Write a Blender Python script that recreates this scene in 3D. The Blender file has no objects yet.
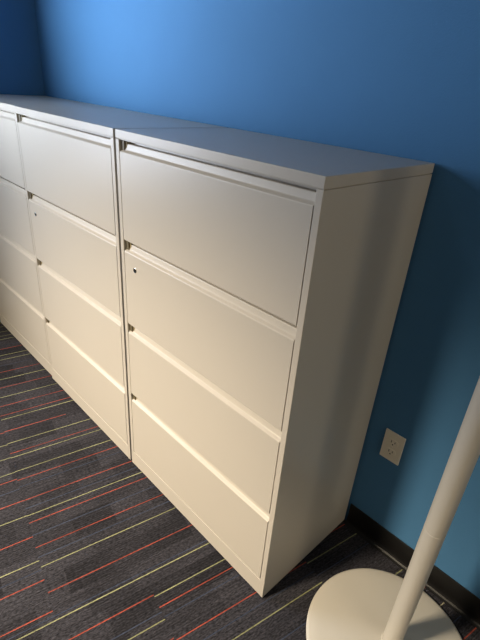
import bpy, bmesh, math, random
from mathutils import Vector, Matrix
random.seed(7)
scene = bpy.context.scene
PI = math.pi

# ------------------------------------------------------------------ camera
cam_d = bpy.data.cameras.new('camera')
cam = bpy.data.objects.new('camera', cam_d)
scene.collection.objects.link(cam)
R_ = Vector((0.68809324, 0.72224149, 0.06996372))
U_ = Vector((-0.37646803, 0.27290697, 0.88532119))
F_ = Vector((-0.62032211, 0.63552263, -0.45968627))
m = Matrix.Identity(4)
for i in range(3):
    m[i][0] = R_[i]; m[i][1] = U_[i]; m[i][2] = -F_[i]
m.translation = Vector((0.53165976, -0.74797289, 1.47784488))
cam.matrix_world = m
cam_d.sensor_fit = 'VERTICAL'
cam_d.sensor_height = 36.0
cam_d.sensor_width = 27.0
cam_d.lens = 36.0 * 458.1654 / 640.0
cam_d.clip_start = 0.02
scene.camera = cam

# ------------------------------------------------------------------ world, light, exposure
scene.view_settings.view_transform = 'Standard'
scene.view_settings.look = 'None'
scene.view_settings.exposure = 0.0
scene.view_settings.gamma = 1.0
scene.view_settings.use_curve_mapping = False
world = bpy.data.worlds.new('sky'); scene.world = world
world.use_nodes = True
wn = world.node_tree.nodes; wl = world.node_tree.links
bg = wn['Background']; bg.inputs[0].default_value = (0.55, 0.72, 1.0, 1); bg.inputs[1].default_value = 1.0

def area(name, loc, target, sx, sy, power, color):
    d = bpy.data.lights.new(name, 'AREA'); d.shape = 'RECTANGLE'; d.size = sx; d.size_y = sy
    d.energy = power; d.color = color
    o = bpy.data.objects.new(name, d); scene.collection.objects.link(o)
    o.location = loc
    o.rotation_euler = (Vector(target) - Vector(loc)).to_track_quat('-Z', 'Y').to_euler()
    return o
# daylight coming in through the window of the left wall
WY0, WY1, WZ0, WZ1 = -2.00, -0.50, 1.15, 2.05
DAY = area('window_daylight', (-2.33, (WY0+WY1)/2, (WZ0+WZ1)/2), (3, (WY0+WY1)/2, (WZ0+WZ1)/2), WZ1-WZ0-.06, WY1-WY0-.06, 52.0, (0.79, 0.87, 1.0))
BEAM = area('added_wall_beam', (-2.32, -1.0, (WZ0+WZ1)/2), (-1.55, 0.468, 1.95), .8, .8, 11.5, (0.76, 0.86, 1.0)); BEAM.data.spread = math.radians(65)  # second lamp added at the window, narrow spread, brightens the back wall
# added warm fill for the cabinet side, set at an unseen right-wall opening
VY0, VY1, VZ0, VZ1 = -0.62, -0.10, 0.85, 2.05
SIDE_FILL = area('added_side_fill', (2.97, (VY0+VY1)/2, (VZ0+VZ1)/2), (0, (VY0+VY1)/2, (VZ0+VZ1)/2), VZ1-VZ0-.06, VY1-VY0-.06, 15.5, (1.0, 0.86, 0.61))
def spot(name, loc, power, color, ang, blend, r=.05, target=None):
    d = bpy.data.lights.new(name, 'SPOT'); d.energy = power; d.color = color
    d.spot_size = math.radians(ang); d.spot_blend = blend; d.shadow_soft_size = r
    o = bpy.data.objects.new(name, d); scene.collection.objects.link(o); o.location = loc
    if target: o.rotation_euler = (Vector(target) - Vector(loc)).to_track_quat('-Z', 'Y').to_euler()
    return o
CEIL = 2.7
DOWN = [  # x, y, power, cone, blend, aim
    (-1.00, -2.60, 1380.0, 67, 1.0, (-.66, -.84, 0)),
    (-2.10, -2.60, 220.0, 66, 1.0, (-2.1, -.95, 0)),
]
WARM = (1.0, 0.84, 0.60)

# ------------------------------------------------------------------ materials
def srgb(r, g, b):
    def f(c):
        c /= 255.0
        return c/12.92 if c <= .04045 else ((c+.055)/1.055)**2.4
    return (f(r), f(g), f(b), 1)
def mat(name, col, rough=.5, metal=0.0, spec=.5, bump=0.0, bscale=200.0, var=0.0, vscale=8.0, coat=0.0):
    mt = bpy.data.materials.new(name); mt.use_nodes = True
    n = mt.node_tree.nodes; l = mt.node_tree.links; b = n['Principled BSDF']
    b.inputs['Base Color'].default_value = col; b.inputs['Roughness'].default_value = rough
    b.inputs['Metallic'].default_value = metal; b.inputs['Specular IOR Level'].default_value = spec
    b.inputs['Coat Weight'].default_value = coat
    tc = n.new('ShaderNodeTexCoord')
    if bump:
        nz = n.new('ShaderNodeTexNoise'); nz.inputs['Scale'].default_value = bscale; nz.inputs['Detail'].default_value = 2
        bp = n.new('ShaderNodeBump'); bp.inputs['Strength'].default_value = bump; bp.inputs['Distance'].default_value = .002
        l.new(tc.outputs['Object'], nz.inputs['Vector']); l.new(nz.outputs['Fac'], bp.inputs['Height'])
        l.new(bp.outputs['Normal'], b.inputs['Normal'])
    if var:
        nv = n.new('ShaderNodeTexNoise'); nv.inputs['Scale'].default_value = vscale; nv.inputs['Detail'].default_value = 4
        mx = n.new('ShaderNodeMix'); mx.data_type = 'RGBA'
        mx.inputs['A'].default_value = tuple(c*(1-var) for c in col[:3]) + (1,)
        mx.inputs['B'].default_value = tuple(min(1, c*(1+var)) for c in col[:3]) + (1,)
        l.new(tc.outputs['Object'], nv.inputs['Vector']); l.new(nv.outputs['Fac'], mx.inputs['Factor'])
        l.new(mx.outputs['Result'], b.inputs['Base Color'])
    return mt
M = {}
M['wall'] = mat('blue_wall_paint', srgb(74, 122, 166), .75, spec=.15, bump=.25, bscale=260, var=.03)
M['cabinet'] = mat('putty_powder_coat', srgb(192, 184, 172), .36, spec=.5, bump=.03, bscale=900, var=.015, vscale=3)
M['inside'] = mat('cabinet_inside_steel', srgb(120, 112, 96), .6, var=.05)
M['latch'] = mat('latch_dark_steel', srgb(98, 88, 66), .6, metal=.0, var=.05)
M['latch_tab'] = mat('latch_tab_tan', srgb(150, 136, 104), .4, var=.05)
M['chrome'] = mat('lock_nickel', srgb(170, 170, 168), .25, metal=1, var=.03)
M['black'] = mat('keyway_black', srgb(14, 14, 14), .5, var=.05)
M['lamp'] = mat('warm_grey_lamp_paint', srgb(196, 190, 180), .45, spec=.4, bump=.04, bscale=700, var=.02)
M['rubber'] = mat('black_rubber_cove', srgb(17, 16, 17), .5, spec=.4, bump=.05, bscale=120, var=.1)
M['outlet'] = mat('ivory_outlet_plastic', srgb(236, 228, 212), .35, var=.02)
M['white'] = mat('white_ceiling_paint', srgb(150, 149, 146), .8, bump=.1, bscale=60, var=.02)
M['plain'] = mat('grey_wall_paint', srgb(88, 86, 84), .7, bump=.1, bscale=200, var=.02)
M['frame'] = mat('window_frame_aluminium', srgb(150, 152, 155), .4, metal=.6, var=.03)
M['foot'] = mat('black_leveller', srgb(30, 30, 30), .6, var=.05)
g = bpy.data.materials.new('window_glass'); g.use_nodes = True
gb = g.node_tree.nodes['Principled BSDF']
gb.inputs['Transmission Weight'].default_value = 1; gb.inputs['Roughness'].default_value = 0; gb.inputs['IOR'].default_value = 1.45
gb.inputs['Base Color'].default_value = (.97, .99, 1, 1)
M['glass'] = g
e = bpy.data.materials.new('added_downlight_lens'); e.use_nodes = True  # glowing lens of the added downlights
eb = e.node_tree.nodes['Principled BSDF']
eb.inputs['Emission Color'].default_value = WARM + (1,); eb.inputs['Emission Strength'].default_value = 6
M['lens'] = e

def carpet(name, col, yarn=False):
    """loop pile: fine ribs along local Y, blocks of darker and lighter yarn, speckle"""
    mt = bpy.data.materials.new(name); mt.use_nodes = True
    n = mt.node_tree.nodes; l = mt.node_tree.links; b = n['Principled BSDF']
    b.inputs['Roughness'].default_value = .95; b.inputs['Specular IOR Level'].default_value = .15
    tc = n.new('ShaderNodeTexCoord')
    def mp(sc):
        q = n.new('ShaderNodeMapping'); q.inputs['Scale'].default_value = sc
        l.new(tc.outputs['Object'], q.inputs['Vector']); return q.outputs['Vector']
    def noise(sc, detail=2):
        q = n.new('ShaderNodeTexNoise'); q.inputs['Scale'].default_value = 1; q.inputs['Detail'].default_value = detail
        l.new(mp(sc), q.inputs['Vector']); return q.outputs['Fac']
    def math_(op, a, bb, c=None):
        q = n.new('ShaderNodeMath'); q.operation = op
        for i, v in enumerate((a, bb, c)):
            if v is None: continue
            if isinstance(v, (int, float)): q.inputs[i].default_value = v
            else: l.new(v, q.inputs[i])
        return q.outputs[0]
    speck = noise((260, 90, 1), 2)                     # loops
    rib = noise((170, 5, 1), 3)                       # streaks of yarn running with the stripes
    # blocks: white noise on snapped coordinates
    sep = n.new('ShaderNodeSeparateXYZ'); l.new(tc.outputs['Object'], sep.inputs[0])
    bu = math_('FLOOR', math_('DIVIDE', math_('ADD', sep.outputs[0], 10.02), .097), 0)
    offs = math_('MULTIPLY', math_('FRACT', math_('MULTIPLY', bu, .3717), 0), .29)
    bv = math_('FLOOR', math_('DIVIDE', math_('ADD', math_('ADD', sep.outputs[1], 10), offs), .145), 0)
    cmb = n.new('ShaderNodeCombineXYZ'); l.new(bu, cmb.inputs[0]); l.new(bv, cmb.inputs[1])
    wh = n.new('ShaderNodeTexWhiteNoise'); wh.noise_dimensions = '2D'; l.new(cmb.outputs[0], wh.inputs['Vector'])
    blk = wh.outputs['Value']
    # regular thin dark ribs, deeper in the darker blocks
    wv = math_('SINE', math_('MULTIPLY', sep.outputs[0], 2*PI/0.0082), 0)
    ribs = math_('MULTIPLY', math_('ADD', math_('MULTIPLY', wv, .5), .5), math_('SUBTRACT', 1.0, math_('MULTIPLY', blk, .8)))
    val = math_('MAXIMUM', math_('ADD', math_('MULTIPLY', speck, 3.2), -.55), .08) if not yarn else math_('ADD', math_('MULTIPLY', speck, 1.2), .4)
    val = math_('MULTIPLY', val, math_('ADD', math_('MULTIPLY', rib, 1.8), .1))
    if not yarn:
        val = math_('MULTIPLY', val, math_('SUBTRACT', 1.12, math_('MULTIPLY', ribs, .42)))
        val = math_('MULTIPLY', val, math_('ADD', math_('MULTIPLY', blk, .42), .77))
    mx = n.new('ShaderNodeMix'); mx.data_type = 'RGBA'; mx.clamp_factor = False
    mx.inputs['A'].default_value = (0, 0, 0, 1); mx.inputs['B'].default_value = col
    l.new(val, mx.inputs['Factor']); l.new(mx.outputs['Result'], b.inputs['Base Color'])
    bp = n.new('ShaderNodeBump'); bp.inputs['Strength'].default_value = .5; bp.inputs['Distance'].default_value = .002
    l.new(val, bp.inputs['Height']); l.new(bp.outputs['Normal'], b.inputs['Normal'])
    return mt
M['carpet'] = carpet('carpet_charcoal', srgb(45, 44, 49))
M['yarn_r'] = carpet('carpet_yarn_coral', srgb(140, 66, 54), True)
M['yarn_g'] = carpet('carpet_yarn_citron', srgb(132, 132, 98), True)
M['yarn_b'] = carpet('carpet_yarn_blue', srgb(56, 63, 80), True)
M['yarn_w'] = carpet('carpet_yarn_cream', srgb(150, 144, 122), True)

# ------------------------------------------------------------------ mesh helpers
def obj(name, bm, mats, parent=None, loc=(0, 0, 0), smooth=False, kind=None, label=None):
    me = bpy.data.meshes.new(name)
    bmesh.ops.recalc_face_normals(bm, faces=bm.faces)
    bm.to_mesh(me); bm.free()
    for q in (mats if isinstance(mats, (list, tuple)) else [mats]): me.materials.append(q)
    if smooth:
        for p in me.polygons: p.use_smooth = True
    o = bpy.data.objects.new(name, me); scene.collection.objects.link(o)
    o.location = loc
    if parent: o.parent = parent
    if kind: o['kind'] = kind
    if label: o['label'] = label
    if smooth:
        md = o.modifiers.new('edges', 'EDGE_SPLIT'); md.split_angle = math.radians(38)
    return o
def box(bm, x0, x1, y0, y1, z0, z1, bev=0.0, seg=2):
    r = bmesh.ops.create_cube(bm, size=1)
    vs = r['verts']
    for v in vs:
        v.co = Vector(((x0+x1)/2 + v.co.x*(x1-x0), (y0+y1)/2 + v.co.y*(y1-y0), (z0+z1)/2 + v.co.z*(z1-z0)))
    if bev:
        es = list({e for v in vs for e in v.link_edges})
        bmesh.ops.bevel(bm, geom=es, offset=bev, segments=seg, affect='EDGES', profile=.5)
    return bm
def prism_x(bm, prof, x0, x1):
    """closed (y,z) profile extruded along x"""
    a = [bm.verts.new((x0, y, z)) for y, z in prof]; b = [bm.verts.new((x1, y, z)) for y, z in prof]
    n = len(prof)
    bm.faces.new(a); bm.faces.new(b[::-1])
    for i in range(n): bm.faces.new((a[i], b[i], b[(i+1) % n], a[(i+1) % n]))
def lathe(bm, prof, seg=64, cx=0, cy=0):
    rings = []
    for r, z in prof:
        if r < 1e-6: rings.append([bm.verts.new((cx, cy, z))])
        else: rings.append([bm.verts.new((cx+r*math.cos(2*PI*i/seg), cy+r*math.sin(2*PI*i/seg), z)) for i in range(seg)])
    for a, b in zip(rings, rings[1:]):
        for i in range(seg):
            j = (i+1) % seg
            if len(a) == 1 and len(b) == 1: continue
            if len(a) == 1: bm.faces.new((a[0], b[i], b[j]))
            elif len(b) == 1: bm.faces.new((a[i], a[j], b[0]))
            else: bm.faces.new((a[i], a[j], b[j], b[i]))
def empty(name, label, cat, loc, group=None):
    o = bpy.data.objects.new(name, None); scene.collection.objects.link(o); o.location = loc
    o.empty_display_size = .1
    o['label'] = label; o['category'] = cat
    if group: o['group'] = group
    return o

# ------------------------------------------------------------------ the room
XL, XR, YF, YB = -2.36, 3.0, -3.4, 0.468
T = .12
def wallbox(name, *a, m_='wall', holes=None):
    bm = bmesh.new(); box(bm, *a); return obj(name, bm, M[m_], kind='structure')
wallbox('wall_back', XL-T, XR+T, YB, YB+T, 0, CEIL)
bm = bmesh.new()
box(bm, XR, XR+T, VY1, YB, 0, CEIL); box(bm, XR, XR+T, YF, VY0, 0, CEIL)
box(bm, XR, XR+T, VY0, VY1, 0, VZ0); box(bm, XR, XR+T, VY0, VY1, VZ1, CEIL)
obj('wall_right', bm, M['plain'], kind='structure')
bm = bmesh.new()
for a in ((VY0, VY0+.04, VZ0, VZ1), (VY1-.04, VY1, VZ0, VZ1), (VY0+.04, VY1-.04, VZ0, VZ0+.04), (VY0+.04, VY1-.04, VZ1-.04, VZ1)):
    box(bm, XR+.04, XR+.09, *a)
w2 = obj('added_window', bm, M['frame'], kind='structure')  # unseen glazed opening, added to house the side fill
bm = bmesh.new(); box(bm, XR+.062, XR+.068, VY0+.04, VY1-.04, VZ0+.04, VZ1-.04)
obj('window_pane', bm, M['glass'], w2)
wallbox('wall_front', XL-T, XR+T, YF-T, YF, 0, CEIL, m_='plain')
bm = bmesh.new()                       # left wall with the window opening
box(bm, XL-T, XL, WY1, YB, 0, CEIL); box(bm, XL-T, XL, YF, WY0, 0, CEIL)
box(bm, XL-T, XL, WY0, WY1, 0, WZ0); box(bm, XL-T, XL, WY0, WY1, WZ1, CEIL)
obj('wall_left', bm, M['wall'], kind='structure')
bm = bmesh.new(); box(bm, XL-T, XR+T, YF-T, YB+T, CEIL, CEIL+.1); obj('ceiling', bm, M['white'], kind='structure')
# window
bm = bmesh.new(); fw = .04
for a in ((WY0, WY0+fw, WZ0, WZ1), (WY1-fw, WY1, WZ0, WZ1), (WY0+fw, WY1-fw, WZ0, WZ0+fw), (WY0+fw, WY1-fw, WZ1-fw, WZ1), ((WY0+WY1)/2-.02, (WY0+WY1)/2+.02, WZ0+fw, WZ1-fw)):
    box(bm, XL-.09, XL-.04, *a)
win = obj('window_1', bm, M['frame'], kind='structure')
bm = bmesh.new(); box(bm, XL-.068, XL-.062, WY0+fw, WY1-fw, WZ0+fw, WZ1-fw)
gl = obj('window_pane', bm, M['glass'], win)

# black rubber cove baseboards
COVE = [(0, 0), (-.019, 0), (-.019, .0022), (-.013, .0045), (-.0085, .009), (-.0055, .017), (-.0042, .028), (-.0040, .094), (-.0025, .098), (0, .098)]
def cove(name, p0, p1, inward):
    """profile swept along p0-p1; inward = unit vector into the room"""
    bm = bmesh.new()
    a = [bm.verts.new((p0[0]-inward[0]*y, p0[1]-inward[1]*y, z)) for y, z in COVE]
    b = [bm.verts.new((p1[0]-inward[0]*y, p1[1]-inward[1]*y, z)) for y, z in COVE]
    n = len(COVE); bm.faces.new(a); bm.faces.new(b[::-1])
    for i in range(n): bm.faces.new((a[i], b[i], b[(i+1) % n], a[(i+1) % n]))
    obj(name, bm, M['rubber'], kind='structure')
cove('baseboard_back', (0.008, YB), (XR, YB), (0, -1))
cove('baseboard_right', (XR, YF), (XR, YB-.02), (-1, 0))
cove('baseboard_front', (XL, YF), (XR-.02, YF), (0, 1))
cove('baseboard_left', (XL, YF+.02), (XL, -.01), (1, 0))

# ------------------------------------------------------------------ carpet floor: one mesh, yarn stripes as their own strips
TH = math.radians(11.0)
A = [('g', -1.645), ('r', -1.568), ('g', -1.483), ('r', -1.409), ('r', -1.334), ('g', -1.303), ('r', -1.211, -.58, -.31), ('g', -1.124), ('r', -1.055), ('g', -1.028),
     ('g', -.939), ('r', -.886), ('b', -.847), ('r', -.771), ('g', -.692), ('r', -.656), ('b', -.597), ('r', -.542), ('b', -.50), ('g', -.46), ('r', -.36),
     ('b', -.728)]
B = [('g', -1.664), ('r', -1.588), ('g', -1.552), ('g', -1.474), ('r', -1.41), ('r', -1.206), ('g', -1.119), ('g', -1.031), ('g', -.937), ('r', -.895), ('b', -.837), ('r', -.772), ('g', -.694),
     ('r', -.592), ('g', -.487), ('b', -.45), ('r', -.41), ('r', -.295)]
C1 = [('g', -.262), ('b', -.276), ('g', -.18), ('r', -.141), ('b', -.107), ('r', -.028), ('b', .012), ('g', .056)]
C2 = [('g', -.262), ('b', -.276), ('r', -.187), ('g', -.10), ('r', -.037), ('b', -.125), ('b', .02), ('g', .075)]
C3 = [('g', -.262), ('g', -.022), ('b', .03), ('r', -.075)]
D1 = [('g', .165), ('r', .248), ('w', .315), ('r', .418), ('b', .205), ('b', .37)]
D2 = [('r', .172), ('g', .24), ('b', .13), ('r', .33), ('g', .42), ('b', .29)]
def rnd(u0, u1):
    L = []; u = u0 + random.uniform(.02, .06)
    while u < u1 - .01:
        L.append((random.choice('rgbrgbw' if u > .5 else 'rgbrg'), u)); u += random.uniform(.035, .1)
    return L
regions = [  # u0,u1,v0,v1,list
    (-1.70, -.288, -.58, 1.2, A), (-1.70, -.288, -4.2, -.58, B),
    (-.288, .10, -.295, .21, C1), (-.288, .10, -4.2, -.295, C2), (-.288, .10, .21, 1.2, C3),
    (.10, .45, .12, 1.2, D1), (.10, .45, -4.2, .12, D2),
    (-3.2, -1.70, -.58, 1.2, rnd(-3.2, -1.70)), (-3.2, -1.70, -4.2, -.58, rnd(-3.2, -1.70)),
    (.45, 4.3, .20, 1.2, rnd(.45, 4.3)), (.45, 4.3, -.38, .20, rnd(.45, 4.3)), (.45, 4.3, -4.2, -.38, rnd(.45, 4.3)),
]
bm = bmesh.new()
def quad(u0, u1, v0, v1, mi):
    if u1-u0 < 1e-6 or v1-v0 < 1e-6: return
    f = bm.faces.new([bm.verts.new((a, b, 0)) for a, b in ((u0, v0), (u1, v0), (u1, v1), (u0, v1))]); f.material_index = mi
IDX = {'r': 1, 'g': 2, 'b': 3, 'w': 4}
HW = {'r': .0018, 'g': .0018, 'b': .0016, 'w': .0018}
for u0, u1, v0, v1, L in regions:
    u = u0
    for s in sorted(L, key=lambda q: q[1]):
        c, us = s[0], s[1]; h = HW[c]
        a, b = max(us-h, u), min(us+h, u1)
        if b <= a: continue
        quad(u, a, v0, v1, 0)
        if len(s) > 2:
            quad(a, b, v0, s[2], 0); quad(a, b, s[2], s[3], IDX[c]); quad(a, b, s[3], v1, 0)
        else: quad(a, b, v0, v1, IDX[c])
        u = b
    quad(u, u1, v0, v1, 0)
rot = Matrix.Rotation(-TH, 4, 'Z'); inv = rot.inverted()
for co, no in (((XL-T, 0, 0), (-1, 0, 0)), ((XR+T, 0, 0), (1, 0, 0)), ((0, YF-T, 0), (0, -1, 0)), ((0, YB+T, 0), (0, 1, 0))):
    bmesh.ops.bisect_plane(bm, geom=bm.verts[:]+bm.edges[:]+bm.faces[:], plane_co=inv @ Vector(co), plane_no=inv.to_3x3() @ Vector(no), clear_outer=True)
fl = obj('floor', bm, [M['carpet'], M['yarn_r'], M['yarn_g'], M['yarn_b'], M['yarn_w']], kind='structure')
for p in fl.data.polygons:
    if p.normal.z < 0: p.flip()
fl.rotation_euler = (0, 0, -TH)

# ------------------------------------------------------------------ lateral filing cabinet
W, D, H = .776, .460, 1.33
Z = [(.995, 1.270), (.686, .959), (.378, .651), (.080, .346)]      # drawer faces, top to bottom
def make_cabinet(label, loc):
    t = empty('filing_cabinet', label, 'filing cabinet', loc, 'four-drawer filing cabinets against the blue wall')
    # origin: front right bottom corner; x runs from -W to 0
    s = .018
    bm = bmesh.new()
    box(bm, -s, 0, 0, D, .006, 1.3035, .0012); box(bm, -W, -W+s, 0, D, .006, 1.3035, .0012)
    box(bm, -W+s, -s, D-.004, D-.001, .006, 1.3035)
    box(bm, -W+s-.0012, -s+.0012, .0003, .030, .006, .0755, .0012)
    box(bm, -W+s, -s, .030, D-.004, .02, .03)
    obj('case', bm, M['cabinet'], t)
    bm = bmesh.new(); box(bm, -W, 0, 0, D, 1.3052, H, .0016, 3)
    box(bm, -W+.004, -.004, .004, D-.004, 1.3025, 1.3056)
    obj('top_panel', bm, M['cabinet'], t)
    for sx in (-W+.05, -.05):
        for sy in (.05, D-.05):
            bm = bmesh.new(); lathe(bm, [(0, 0), (.014, 0), (.014, .004), (.006, .005), (.006, .02), (0, .02)], 16, sx, sy)
            obj('levelling_foot', bm, M['foot'], t)
    for k, (z0, z1) in enumerate(Z):
        x0, x1 = -W+s+.0030, -s-.0024
        top = z1+.039 if k else z1+.030
        prof = [(.0040, z0), (.0012, z0+.0012), (0, z0+.0040), (0, z1-.0024), (.0008, z1-.0006), (.0026, z1+.0008), (.0084, z1+.0042), (.0102, z1+.0060), (.0112, z1+.0095), (.0135, z1+.0215),
                (.0145, z1+.0232), (.0280, z1+.0236), (.0285, top), (.0305, top), (.0305, z1-.01), (.40, z1-.01), (.40, z0+.05), (.016, z0+.05), (.016, z0)]
        bm = bmesh.new()
        prism_x(bm, prof, x0, x1)
        dr = obj('drawer', bm, M['cabinet'], t)
        # thumb latch at the left end of the finger pull
        bm = bmesh.new()
        zt = z1+.0325 if k else z1+.0295
        box(bm, x0+.0005, x0+.015, .0070, .027, z1+.0046, zt, .0008)
        la = obj('latch', bm, M['latch'], dr, label='dark metal latch at the left end of the finger pull')
        bm = bmesh.new()
        box(bm, x0+.0155, x0+.023, .0115, .0270, z1+.0046, zt-.001, .0012)
        obj('latch_tab', bm, M['latch_tab'], dr, label='tan latch tab')
        if k == 1:
            cx, cz = -.694, .909
            bm = bmesh.new(); lathe(bm, [(0, .0), (.0088, .0), (.0088, .0018), (.0074, .0030), (.0062, .0026), (0, .0026)], 32)
            bmesh.ops.rotate(bm, verts=bm.verts, matrix=Matrix.Rotation(PI/2, 3, 'X'))
            bmesh.ops.translate(bm, verts=bm.verts, vec=(cx, .0006, cz))
            lk = obj('lock', bm, M['chrome'], dr, smooth=True, label='round key lock')
            bm = bmesh.new(); box(bm, cx-.0014, cx+.0014, -.0034, -.0015, cz-.005, cz+.005)
            obj('keyway', bm, M['black'], dr)
    return t
def copy_tree(o, parent=None):
    c = o.copy(); scene.collection.objects.link(c)
    if parent: c.parent = parent
    for ch in o.children: copy_tree(ch, c)
    return c
cab = make_cabinet('off-white four-drawer metal filing cabinet nearest the floor lamp, its side panel showing', (0, 0, 0))
bpy.context.view_layer.update()
c2 = copy_tree(cab); c2.location = (-.788, 0, 0)
c2['label'] = 'middle off-white filing cabinet, between the near one and the cut-off one'
c3 = copy_tree(cab); c3.location = (-1.566, .007, 0)
c3['label'] = 'farthest off-white filing cabinet, cut off by the left edge of the photo'

# ------------------------------------------------------------------ floor lamp
LX, LY = .354, .190
lamp = empty('floor_lamp', 'grey metal floor lamp with thick straight pole on a large round base', 'lamp', (LX, LY, 0))
bm = bmesh.new()
lathe(bm, [(0, 0), (.235, 0), (.239, .001), (.2415, .004), (.2425, .008), (.2415, .0115), (.238, .0145), (.232, .0163), (.20, .0185), (.12, .0225), (.04, .025), (0, .025)], 128)
obj('base', bm, M['lamp'], lamp, loc=(-.007, -.008, 0), smooth=True)
bm = bmesh.new()
lathe(bm, [(0, .022), (.0305, .022), (.0305, .030), (.0295, .0325), (.0275, .0335), (0, .0335)], 48)
obj('collar', bm, M['lamp'], lamp, smooth=True)
bm = bmesh.new()
lathe(bm, [(0, .030), (.0268, .030), (.0268, .5205), (.0260, .5212), (.0260, .5228), (.0268, .5235), (.0268, 1.18), (.0260, 1.1808), (.0260, 1.1822), (.0268, 1.183), (.0268, 1.72), (0, 1.72)], 48)
obj('pole', bm, M['lamp'], lamp, smooth=True)
bm = bmesh.new()
lathe(bm, [(0, 1.715), (.04, 1.715), (.10, 1.735), (.155, 1.785), (.175, 1.83), (.172, 1.831), (.150, 1.787), (.097, 1.74), (.04, 1.722), (0, 1.722)], 64)
obj('lamp_shade', bm, M['lamp'], lamp, smooth=True)

# ------------------------------------------------------------------ wall outlet
ox, oz = .0963, .4445
out = empty('wall_outlet', 'ivory duplex power outlet on the blue wall, low beside the filing cabinet', 'outlet', (ox, YB, oz))
bm = bmesh.new(); box(bm, -.035, .035, -.0055, 0, -.057, .057, .002, 3); obj('cover_plate', bm, M['outlet'], out)
for dz in (.0195, -.0195):
    bm = bmesh.new(); seg = 32; pr = []
    for i in range(seg):
        a = 2*PI*i/seg; pr.append((max(-.0172, min(.0172, .0172*math.cos(a)*1.0)), max(-.0118, min(.0118, .0172*math.sin(a)))))
    va = [bm.verts.new((x, -.0072, z+dz)) for x, z in pr]; vb = [bm.verts.new((x, -.0050, z+dz)) for x, z in pr]
    bm.faces.new(va); bm.faces.new(vb[::-1])
    for i in range(seg): bm.faces.new((va[i], vb[i], vb[(i+1) % seg], va[(i+1) % seg]))
    bmesh.ops.remove_doubles(bm, verts=bm.verts, dist=1e-6)
    s_ = obj('socket', bm, M['outlet'], out)
    for sx, w_, h_ in ((-.0064, .0022, .0090), (.0064, .0022, .0074)):
        bm = bmesh.new(); box(bm, sx-w_/2, sx+w_/2, -.0075, -.0070, dz+.0025-h_/2, dz+.0025+h_/2)
        obj('slot', bm, M['black'], s_)
    bm = bmesh.new(); lathe(bm, [(0, 0), (.0024, 0), (.0024, .0005), (0, .0005)], 16)
    bmesh.ops.rotate(bm, verts=bm.verts, matrix=Matrix.Rotation(PI/2, 3, 'X'))
    bmesh.ops.translate(bm, verts=bm.verts, vec=(0, -.0070, dz-.0075)); obj('ground_hole', bm, M['black'], s_)
bm = bmesh.new(); lathe(bm, [(0, 0), (.0033, 0), (.0030, .0009), (0, .0012)], 20)
bmesh.ops.rotate(bm, verts=bm.verts, matrix=Matrix.Rotation(PI/2, 3, 'X'))
bmesh.ops.translate(bm, verts=bm.verts, vec=(0, -.0052, 0)); obj('screw', bm, M['outlet'], out, smooth=True)

# ------------------------------------------------------------------ added ceiling downlights, unseen, aimed to warm the lower cabinet fronts
for i, (x, y, pw, ang, bl, aim) in enumerate(DOWN):
    t = empty('added_downlight', ('added unseen downlight aimed to warm the near filing cabinets', 'added unseen downlight aimed to brighten the farthest filing cabinet')[i], 'added ceiling light', (x, y, CEIL), 'added ceiling downlights')
    bm = bmesh.new(); lathe(bm, [(.07, 0), (.095, 0), (.095, -.006), (.085, -.010), (.07, -.010), (.07, 0)], 48)
    obj('trim_ring', bm, M['white'], t)
    bm = bmesh.new(); lathe(bm, [(0, -.001), (.0695, -.001), (.0695, -.004), (0, -.004)], 48)
    obj('lens', bm, M['lens'], t)
    sp = spot('added_downlight_spot', (0, 0, -.06), pw, WARM, ang, bl, .24); sp.parent = t
    sp.rotation_euler = (Vector(aim) - Vector((x, y, CEIL-.06))).to_track_quat('-Z', 'Y').to_euler()
